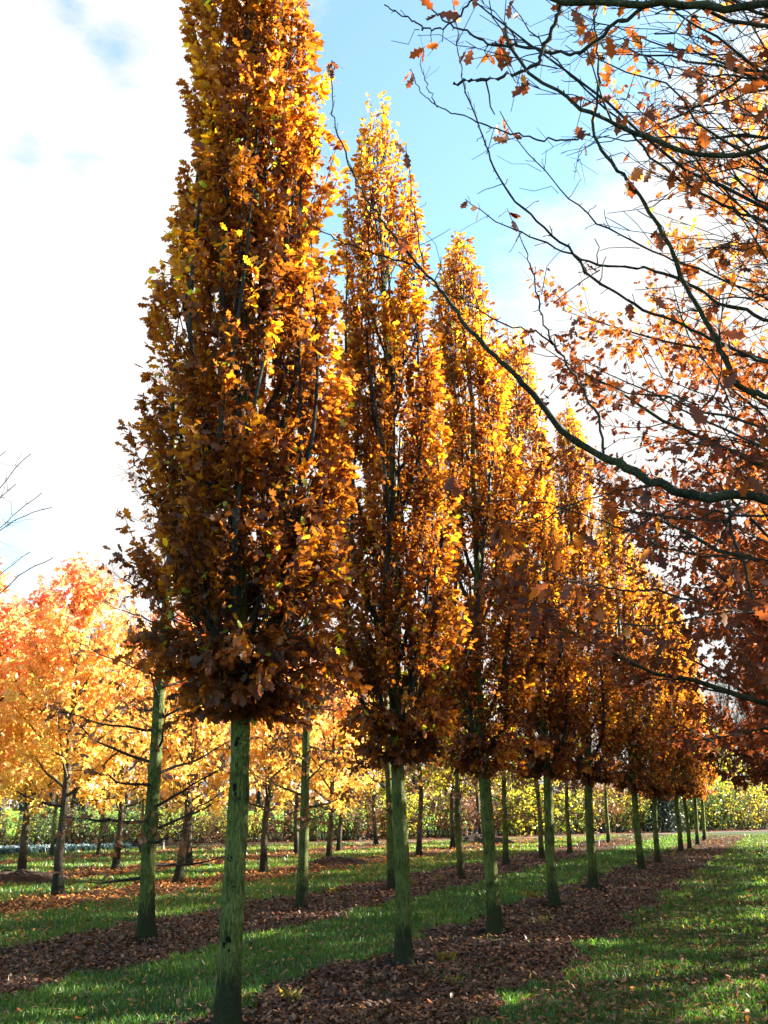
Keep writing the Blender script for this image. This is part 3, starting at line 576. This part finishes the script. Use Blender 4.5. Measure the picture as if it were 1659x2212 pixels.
# px position along the picture, variant, scale, extra distance behind the path
places = [(-60, 1, .8, 3), (10, 3, .75, 3.5), (70, 1, .7, 3), (130, 1, .8, 4), (185, 2, .7, 3.5), (235, 1, .85, 3), (285, 1, .75, 4), (340, 3, .85, 3.5), (395, 3, .9, 4.5), (440, 2, .8, 3.5), (480, 0, .8, 5), (540, 3, .85, 4), (600, 2, .7, 3.5), (650, 1, .75, 4.5),
          (700, 3, .9, 4), (745, 1, .8, 4), (780, 2, .9, 3.5), (830, 0, 1.0, 5), (880, 3, .9, 4), (930, 3, 1.0, 6), (985, 2, 1.1, 3.5), (1035, 2, 1.0, 4), (1085, 1, 1.0, 5), (1120, 0, 1.25, 4), (1160, 0, 1.2, 5), (1200, 1, .95, 4), (1245, 3, 1.1, 5), (1285, 2, 1.3, 5),
          (1325, 3, 1.0, 5), (1360, 0, 1.0, 8), (1395, 1, .9, 7), (1455, 1, 1.3, 6), (1500, 3, 1.2, 5), (1535, 1, 1.3, 5), (1580, 0, 1.7, 9), (1600, 3, 1.2, 4), (1640, 2, 1.2, 4), (1690, 3, 1.3, 5)]
def at_path(px_, extra):
    k = (px_ - CX) * math.cos(TILT) / F; lo, hi = 5.0, 200.0
    for _ in range(50):
        m_ = (lo + hi) / 2
        if m_ < path_at(k * m_) + extra: lo = m_
        else: hi = m_
    return (k * lo, lo, 0.0)
seen_ = set()
REFS = [(-60, 'the left edge of the photo'), (43, 'the pink topped tree'), (84, 'the blue grey plants'), (140, 'the pointed orange tree'), (214, 'the pale young trunk'), (251, 'the third dark trunk'), (320, 'the bare green tree'), (395, 'the leaning brown trunk'),
        (440, 'the gap beside the nearest oak'), (505, 'the nearest oak trunk'), (569, 'the straight dark trunk'), (651, 'the slim green trunk'), (710, 'the thin black trunk'), (778, 'the grey stake'), (866, 'the second oak trunk'), (906, 'the black trunk'),
        (993, 'the low forked branch'), (1068, 'the third oak trunk'), (1093, 'the pale thin trunk'), (1171, 'the fourth oak trunk'), (1231, 'the thin middle trunk'), (1275, 'the fifth oak trunk'), (1315, 'the farthest thin green trunk'),
        (1378, 'the black streaked trunk'), (1421, 'the seventh oak trunk'), (1480, 'the last four thin oak trunks'), (1522, 'the farthest oak trunk'), (1590, 'the tall yellow tree'), (1659, 'the right edge of the photo')]
for i, (px_, vi, sc, ex) in enumerate(places):
    st, fo, look = SH[vi]; rx, ph = min(REFS, key=lambda q: abs(q[0] - px_)); side = 'straight behind' if abs(rx - px_) < 9 else ('left of' if px_ < rx else 'right of')
    lab = look + ' shrub beyond the path ' + side + ' ' + ph
    if lab in seen_: lab += ', farther'
    seen_.add(lab); r = root('shrub', at_path(px_, ex), lab, 'shrub', 'shrubs along the far side of the path', (0, 0, i * 1.7)); fz = .78 if px_ < 800 else 1.0; r.scale = (sc * 1.15, sc * 1.15, sc * fz)
    ob('stem', st, r); ob('foliage', fo, r)

BT = [Kind('tall_' + str(i), spread_tree(70 + i, 15, 4.0, 3.6, .34, 22, 0, .1, SIM, 'rust_leaf', (25, 55), .3, sub=6, twl=(.5, 1.3), twr=.012, twn=5, prof=([0, .3, .6, .85, 1], [.7, 1, .85, .5, .2]), wob=.15, step=.5), 'dark_bark') for i in range(2)]
BTL = Kind('tall_leafy', spread_tree(75, 12, 2.5, 3.4, .26, 24, 6000, .22, SIM, 'yellow_leaf', (20, 50), .3, sub=6, twl=(.4, 1.0), twr=.012, twn=4, prof=([0, .3, .6, .85, 1], [.8, 1, .85, .5, .2]), wob=.15, step=.5, clump=.15), 'dark_bark')
big = [(12, 5, .62, 0), (84, 6, .6, 1), (318 * 1.0, 9, .55, 0), (150, 8, .6, 1), (230, 12, .6, 0), (470, 9, .5, 1), (520, 14, .6, 0), (799, 5, .62, 0), (770, 16, .6, 1), (860, 20, .6, 0), (993, 4, .7, 1), (1240, 18, .7, 0), (1330, 12, .7, 1), (1600, 12, .8, 0), (1640, 20, .85, 1), (1570, 30, .9, 0), (1680, 9, .8, 0), (-60, 7, .65, 1)]
big += [(px_, 6 + (i * 7) % 19, .5 + .05 * (i % 4), i % 2) for i, px_ in enumerate((-20, 50, 112, 185, 268, 300, 350, 415, 450, 550, 590, 625, 680, 740, 830, 890, 950, 1030, 1110, 1150, 1215, 1275, 1380, 1440, 1490, 1540, 1625, 1660))]
words = ['at the left edge', 'left of the pointed orange tree', 'behind the bare green tree', 'behind the pointed orange tree', 'between orange trees at left', 'just left of the nearest oak trunk', 'just right of the nearest oak trunk', 'left of the second oak, with a broad trunk', 'far left of the second oak',
         'right behind the second oak', 'between the second and third oak', 'between the fourth and fifth oak', 'right of the fifth oak', 'at the right, behind the yellow shrub', 'near the right edge', 'far back at the right', 'at the right edge', 'outside the left edge']
words += ['%s %s' % (('just left of' if px_ < rx - 8 else 'just right of' if px_ > rx + 8 else 'in line with'), ph) for px_, rx, ph in [(b_[0],) + min(REFS, key=lambda q: abs(q[0] - b_[0])) for b_ in big[18:]]]
for i, (px_, ex, sc, k) in enumerate(big):
    plant(BT[k], 'tall_bare_tree', at_path(px_, ex), ('tall dark' if i < 18 else 'thin') + ' leafless tree beyond the path ' + words[i], 'tree', 'tall leafless trees beyond the path', i * 1.3, sc)
for i, (px_, ex, sc, lab) in enumerate([(1560, 16, .62, 'tall yellow leaved tree beyond the path right of the last oak'), (1130, 14, .5, 'yellow leaved tree beyond the path behind the third oak'), (960, 16, .42, 'yellow leaved tree beyond the path between second and third oak')]):
    plant(BTL, 'tall_leafy_tree', at_path(px_, ex), lab, 'tree', 'yellow trees beyond the path', i * 2.1, sc)
# ivy-clad dark trunk behind the seventh oak
iv = root('ivy_clad_tree', at_path(1436, 3), 'dark ivy clad trunk beyond the path behind the seventh oak', 'tree'); tb = Tubes(); trunk_tube(tb, np.random.default_rng(3), 9, .35, seg=12, wob=.1); ob('trunk', tb.mesh('ivy_trunk', M['dark_bark']), iv)
rg = np.random.default_rng(90); n = 5000; z = rg.uniform(0, 6.5, n); a = rg.uniform(0, 6.28, n); rr = (.95 * np.exp(-z / 2.2) + .5) * rg.uniform(.5, 1.05, n)
ob('foliage', leaves_mesh('ivy', np.column_stack([np.cos(a) * rr, np.sin(a) * rr, z]), rg.normal(0, 1, (n, 3)), np.column_stack([np.cos(a), np.sin(a), 0 * a]) + rg.normal(0, .4, (n, 3)), rg.uniform(.13, .22, n), rg.beta(2, 2, n), SIM, M['ivy_leaf']), iv)

# far wood across the field
rg = np.random.default_rng(91); n = 30000; X = rg.uniform(-260, 420, n); Y = 330 + X * .25 + rg.uniform(0, 25, n); hmax = 6 + 3 * np.sin(X * .05) + 2.5 * np.sin(X * .17 + 1) + np.clip(X / 50, 0, 5); Z = rg.random(n) ** .8 * hmax
o = ob('far_wood', leaves_mesh('far_wood', np.column_stack([X, Y, Z]), rg.normal(0, 1, (n, 3)), rg.normal(0, 1, (n, 3)), rg.uniform(1.0, 2.2, n), rg.beta(2, 2, n), SIM, M['rust_leaf'])); tag(o, 'low hazy wood on the horizon across the green field', 'wood', kind='stuff')

# ------------------------------------------------------------------ right-hand row of broad oaks (trunks stand outside the frame)
RO = [Kind('broad_a', spread_tree(81, 9.4, 1.9, 3.1, .15, 30, 14500, .088, OAK, 'red_oak_leaf', (-8, 25), .30, prof=([0, .2, .5, .8, 1], [.95, 1, .92, .7, .3]), sub=6, twl=(.2, .6), merge=False, top_thin=([0, .4, .6, 1], [1.8, 1.4, .9, .8]), twr=.0028, twn=5, tint_h=([0, .42, .62, 1], [.0, .10, .42, .52]), wob=.05, seg=14, droop=.05, r_b=.24), 'bough_bark', 'bough_bark'),  # tint_h puts shade into the leaf colour: dark low crown, brighter top
      Kind('broad_b', spread_tree(82, 8.8, 1.7, 2.7, .15, 30, 21000, .105, MID, 'red_oak_leaf', (-8, 25), .30, prof=([0, .2, .5, .8, 1], [.95, 1, .8, .5, .2]), sub=6, twl=(.2, .55), merge=True, top_thin=([0, .4, .6, 1], [1.9, 1.5, .8, .5]), twr=.0035, twn=4, tint_h=([0, .42, .62, 1], [.0, .10, .42, .52]), wob=.05, seg=12, droop=.05), 'bough_bark')]  # low crown shade tinted into these leaves as well
VR = 1.15
for i in range(11):                                             # unseen outer row, added and sized to shade the lane and right row
    plant(RO[1], 'broad_oak', tuple(UV(8.0 + 3.9 * i, 4.95)), ['first', 'second', 'third', 'fourth', 'fifth', 'sixth', 'seventh', 'eighth', 'ninth', 'tenth', 'last'][i] + ' broad oak of the unseen outer row added for shade', 'oak tree', 'unseen broad oaks added to cast shade', i * 2.3, 1.0 + .05 * math.sin(i * 3), limb='bough')
labs = ['broad red brown oak right of the lane, its crown filling the upper right', 'second broad oak of the right row, dark brown low crown', 'third broad oak of the right row', 'fourth broad oak of the right row', 'fifth broad oak of the right row', 'sixth broad oak of the right row', 'seventh broad oak of the right row', 'eighth broad oak of the right row', 'ninth broad oak of the right row', 'farthest broad oak of the right row']
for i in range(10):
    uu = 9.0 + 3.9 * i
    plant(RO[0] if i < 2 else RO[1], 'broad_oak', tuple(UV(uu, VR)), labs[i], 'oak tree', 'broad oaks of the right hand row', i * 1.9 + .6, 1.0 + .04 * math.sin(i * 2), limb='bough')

# R1: the nearest broad oak, boughs reaching across the picture
def smooth(pts, n):
    pts = np.asarray(pts, float); d = np.r_[0, np.cumsum(np.linalg.norm(np.diff(pts, axis=0), axis=1))]; t = np.linspace(0, d[-1], n)
    out_ = np.column_stack([np.interp(t, d, pts[:, c]) for c in range(3)])
    for _ in range(2): out_[1:-1] = (out_[:-2] + 2 * out_[1:-1] + out_[2:]) / 4
    return out_
def bough_tree(name, base, H, r0, boughs, label, seed, cat='oak tree', auto=0):
    rg = np.random.default_rng(seed); r = root(name, tuple(base), label, cat, 'broad oaks of the right hand row'); base = np.array(base, float)
    tb = Tubes(); ax, rad = trunk_tube(tb, rg, H, r0, seg=16, step=.1); ob('trunk', tb.mesh('near_trunk', M['bough_bark']), r)
    allp = []
    for pts, D0, D1, w0, w1, from_trunk, leaf in boughs:
        n0 = len(pts); w3 = [P(px_, py_, D0 + (D1 - D0) * i / max(1, n0 - 1)) - base for i, (px_, py_) in enumerate(pts)]
        if from_trunk is not None: w3 = [ax(from_trunk)] + w3
        q = smooth(w3, max(8, 5 * len(w3))); n = len(q); t = np.linspace(0, 1, n); q[1:-1] += rg.normal(0, .0055, (n - 2, 3))
        rw = (w0 * 1.1 + (w1 * 1.15 - w0 * 1.1) * t ** 1.15) * .5 * D0 / F
        kn = 1 + .05 * rg.normal(size=n); tb = Tubes(); tb.add(q, rw * kn, 9 if w0 > 9 else 6, .06, rg)
        L = np.linalg.norm(np.diff(q, axis=0), axis=1).sum(); ns = int(L / .085); T = np.gradient(q, axis=0); T /= np.linalg.norm(T, axis=1)[:, None]
        for j in range(ns):                                      # spurs and short twigs
            s_ = rg.uniform(.08 if from_trunk is None else .3, 1); i_ = int(s_ * (n - 1)); p = q[i_]; d = T[i_] * .8 + rg.normal(0, .75, 3); d /= np.linalg.norm(d)
            l = rg.choice([.02, .05, .12, .28], p=[.5, .22, .18, .10]) * rg.uniform(.6, 1.4); qq = p + d * l * np.array([0, .35, .7, 1])[:, None] + rg.normal(0, .05 * l, (4, 3))
            rr = min(rw[i_] * .6, .0042 if l > .1 else .003); tb.add(qq, [rr, rr * .8, rr * .7, rr * (1.0 if l < .1 else .6)], 4)
            if l > .04 and rg.random() < leaf: allp.append((qq, int(rg.integers(1, 6))))
        if leaf: allp.append((q[-4:], int(3 + 5 * leaf)))
        ob('bough', tb.mesh('bough', M['bough_bark'] if w0 > 11 else M['dark_bark']), r)
    for j in range(auto):                                        # thin dark branches rising from the trunk towards the lane
        a = rg.uniform(1.75, 3.6); e = rg.uniform(.15, .95); L = rg.uniform(1.6, 3.4); t = np.linspace(0, 1, 16)[:, None]
        d = np.array([math.cos(a) * math.cos(e), math.sin(a) * math.cos(e), math.sin(e)]); p = ax(rg.uniform(2.4, 6.2))
        q = p + d * L * t; q[:, 2] += rg.uniform(.1, .9) * t[:, 0] ** 2 - rg.uniform(0, .5) * t[:, 0]; q += rg.normal(0, .035, (16, 3)).cumsum(0) * .7
        tb = Tubes(); tb.add(q, .013 * (1 - t[:, 0]) ** 1.1 + .0028, 5)
        for m_ in range(9):
            s_ = rg.uniform(.2, .98); i_ = int(s_ * 15); d2 = d + rg.normal(0, .55, 3); d2[2] = abs(d2[2]) * .8 + .1; d2 /= np.linalg.norm(d2); l = rg.uniform(.3, 1.0) * (1.2 - .6 * s_); t2 = np.linspace(0, 1, 8)[:, None]
            q2 = q[i_] + d2 * l * t2 + rg.normal(0, .018, (8, 3)).cumsum(0); tb.add(q2, np.linspace(.0042, .0018, 8), 4)
            for k_ in range(5):
                i2 = rg.integers(2, 8); d3 = d2 + rg.normal(0, .7, 3); d3 /= np.linalg.norm(d3); l3 = rg.uniform(.03, .25); q3 = q2[i2] + d3 * l3 * np.array([0, .35, .7, 1])[:, None]; tb.add(q3, [.0026, .0022, .002, .0016], 3)
                if rg.random() < .22: allp.append((q3, int(rg.integers(1, 4))))
        ob('bough', tb.mesh('bough', M['dark_bark']), r)
    pos = []
    for qq, k in allp:
        for _ in range(k): s_ = rg.uniform(.3, 1.02); i0 = min(int(s_ * 3), 2); f = s_ * 3 - i0; pos.append(qq[i0] * (1 - f) + qq[i0 + 1] * f)
    if pos:
        pos = np.array(pos); n = len(pos); axd = rg.normal(0, .6, (n, 3)) + [0, 0, -.7]; nr = rg.normal(0, 1, (n, 3)) + [0, -.4, .3]
        ob('crown', leaves_mesh('near_leaves', pos, axd, nr, rg.uniform(.07, .125, n), np.clip(rg.beta(2, 2.2, n), 0, .9), OAK, M['red_oak_leaf']), r)
    return r
b1 = UV(5.3, 1.1)
B = [
 # points, distance at start / end, width px at start / end, height on trunk (or None), leafiness
 ([(1659, 1082), (1605, 1062), (1570, 1072), (1530, 1077), (1480, 1068), (1400, 1035), (1340, 1003), (1280, 975), (1235, 950), (1200, 920), (1160, 855), (1085, 785), (1012, 712), (957, 630), (911, 581)], 4.9, 5.3, 28, 6, 2.7, .02),
 ([(911, 581), (857, 522), (820, 471), (771, 398), (747, 331), (720, 264), (715, 186), (717, 130)], 5.3, 5.5, 6, 2, None, .25),
 ([(911, 581), (857, 562), (790, 541), (723, 517), (669, 484), (642, 435)], 5.3, 5.2, 5, 2, None, .12),
 ([(915, 576), (903, 509), (884, 396), (877, 310)], 5.3, 5.6, 3.5, 2, None, .05),
 ([(1195, 745), (1180, 725), (1065, 692), (930, 610), (829, 555)], 5.2, 5.0, 4, 1.5, None, .1),
 ([(1304, 978), (1295, 908), (1255, 833), (1195, 743), (1180, 720), (1150, 585), (1125, 515), (1095, 450)], 5.0, 5.4, 6, 1.6, None, .2),
 ([(1659, 860), (1630, 845), (1594, 843), (1575, 790), (1550, 743), (1525, 690), (1475, 615), (1450, 535), (1405, 460), (1385, 425), (1310, 340), (1275, 292), (1290, 225), (1292, 150), (1285, 0)], 5.0, 4.6, 16, 3, 3.3, .03),
 ([(1275, 292), (1240, 300), (1180, 303), (1105, 290), (1025, 260), (945, 232), (900, 190), (887, 150)], 4.7, 4.6, 5, 2, None, .12),
 ([(945, 232), (925, 190), (905, 140), (920, 100)], 4.6, 4.6, 2.5, 1.5, None, .35),
 ([(1659, 480), (1580, 450), (1545, 430), (1520, 425), (1430, 360), (1375, 300), (1330, 250), (1255, 185), (1200, 135), (1100, 5)], 5.2, 4.9, 10, 2, 4.2, .1),
 ([(1659, 650), (1530, 590), (1430, 550), (1305, 490), (1230, 430), (1155, 345), (1105, 290), (1080, 240)], 5.4, 5.1, 7, 1.8, 3.8, .06),
 ([(1659, 690), (1600, 665), (1555, 660), (1520, 630), (1450, 595), (1380, 580), (1265, 568), (1170, 520), (1090, 490), (1035, 450), (1005, 430)], 5.5, 5.3, 12, 1.8, 3.7, .05),
 ([(1640, 780), (1540, 735), (1475, 700), (1395, 670), (1340, 640), (1275, 600), (1245, 555), (1180, 495), (1105, 430), (1065, 360), (1035, 270), (1005, 200), (985, 50), (980, 0)], 5.3, 5.0, 9, 1.8, 3.5, .05),
 ([(1659, 170), (1560, 165), (1450, 150), (1400, 118), (1330, 95)], 5.0, 4.8, 8, 2.5, 4.8, .1),
 ([(1659, 1208), (1610, 1208), (1530, 1198), (1460, 1195), (1330, 1133), (1225, 1098), (1130, 1078), (1045, 1083), (980, 1028)], 5.2, 4.8, 6, 1.5, 2.5, .3),
 ([(1659, 1325), (1574, 1315), (1505, 1335), (1430, 1348), (1330, 1350), (1260, 1335), (1200, 1325), (1120, 1290)], 5.2, 4.8, 5.5, 1.6, 2.3, .5),
 ([(1510, 1300), (1410, 1275), (1320, 1273), (1265, 1265), (1190, 1238), (1130, 1198), (1100, 1163)], 5.1, 4.9, 5, 1.6, None, .45),
 ([(1570, 1083), (1580, 1158), (1610, 1223), (1625, 1300)], 4.9, 4.9, 7, 4, None, .3),
 ([(1600, 1085), (1575, 1130), (1545, 1180), (1500, 1200)], 4.9, 4.9, 5, 3, None, .4),
 ([(1440, 1040), (1380, 1052), (1300, 1068), (1230, 1092), (1150, 1135), (1060, 1120)], 5.0, 4.8, 4, 1.5, None, .35),
 ([(1500, 1076), (1430, 1110), (1350, 1150), (1260, 1165), (1180, 1190)], 5.0, 4.9, 4, 1.5, None, .5),
]
bough_tree('broad_oak', b1, 9.0, .16, B, 'nearest broad oak of the right row, thick mossy bough curving across the right half', 101, auto=28)
b0 = UV(2.0, 1.25)
B0 = [([(1700, 12), (1600, 11), (1480, 14), (1330, 8), (1220, 3), (1140, -12)], 2.7, 2.9, 30, 14, 3.6, 0),
      ([(1217, 0), (1200, 45), (1175, 100), (1165, 135), (1130, 155), (1055, 168), (980, 180)], 2.9, 3.0, 10, 7, None, 0),
      ([(1720, 280), (1659, 310), (1605, 345), (1530, 342), (1430, 315), (1355, 285), (1270, 245), (1150, 160), (1085, 100), (1092, 50)], 3.0, 3.2, 22, 6, 2.9, 0),
      ([(1405, 10), (1330, 55), (1280, 95), (1240, 120), (1180, 108), (1110, 98), (1055, 98), (980, 55), (932, 20)], 2.8, 3.3, 10, 4, None, .02),
      ([(1020, 0), (985, 45), (950, 68), (920, 68), (870, 30), (830, 10)], 3.0, 3.1, 5, 3, None, 0)]
bough_tree('broad_oak', b0, 8.0, .15, B0, 'bare dark boughs closest to the camera crossing the top right corner', 102)

# bare twigs reaching in from the left edge
bl = np.array([-6.6, 12.5, 0.0])
BL = [([(-60, 1120), (0, 1053), (20, 1035), (32, 1005), (67, 980)], 12, 12, 3, 1.3, 3.2, 0), ([(-60, 1200), (0, 1145), (40, 1118), (90, 1100), (112, 1096)], 12, 12, 3.5, 1.3, 2.9, 0), ([(-50, 1140), (0, 1075), (15, 1058), (35, 1045)], 12, 12, 2.5, 1.3, 3.2, 0),
      ([(-50, 1320), (0, 1285), (35, 1245), (70, 1225), (115, 1205)], 12, 12, 4, 1.4, 2.4, 0), ([(-40, 1290), (0, 1240), (30, 1215), (65, 1192)], 12, 12, 3, 1.3, 2.5, 0), ([(-50, 1400), (0, 1365), (50, 1330), (90, 1310)], 12, 12, 3.5, 1.3, 2.1, 0),
      ([(-50, 1020), (0, 985), (12, 975)], 12, 12, 2.5, 1.3, 3.6, 0), ([(-40, 1450), (20, 1400), (60, 1370), (95, 1350)], 12, 12, 3, 1.3, 2.0, 0), ([(-40, 1180), (10, 1130), (25, 1112), (60, 1088), (90, 1065)], 12, 12, 2.4, 1.2, 3.0, 0)]
lt = bough_tree('bare_tree', bl, 7.0, .1, BL, 'leafless tree outside the left edge, thin twigs reaching into the white sky', 103, 'tree'); lt['group'] = 'leafless trees at left'
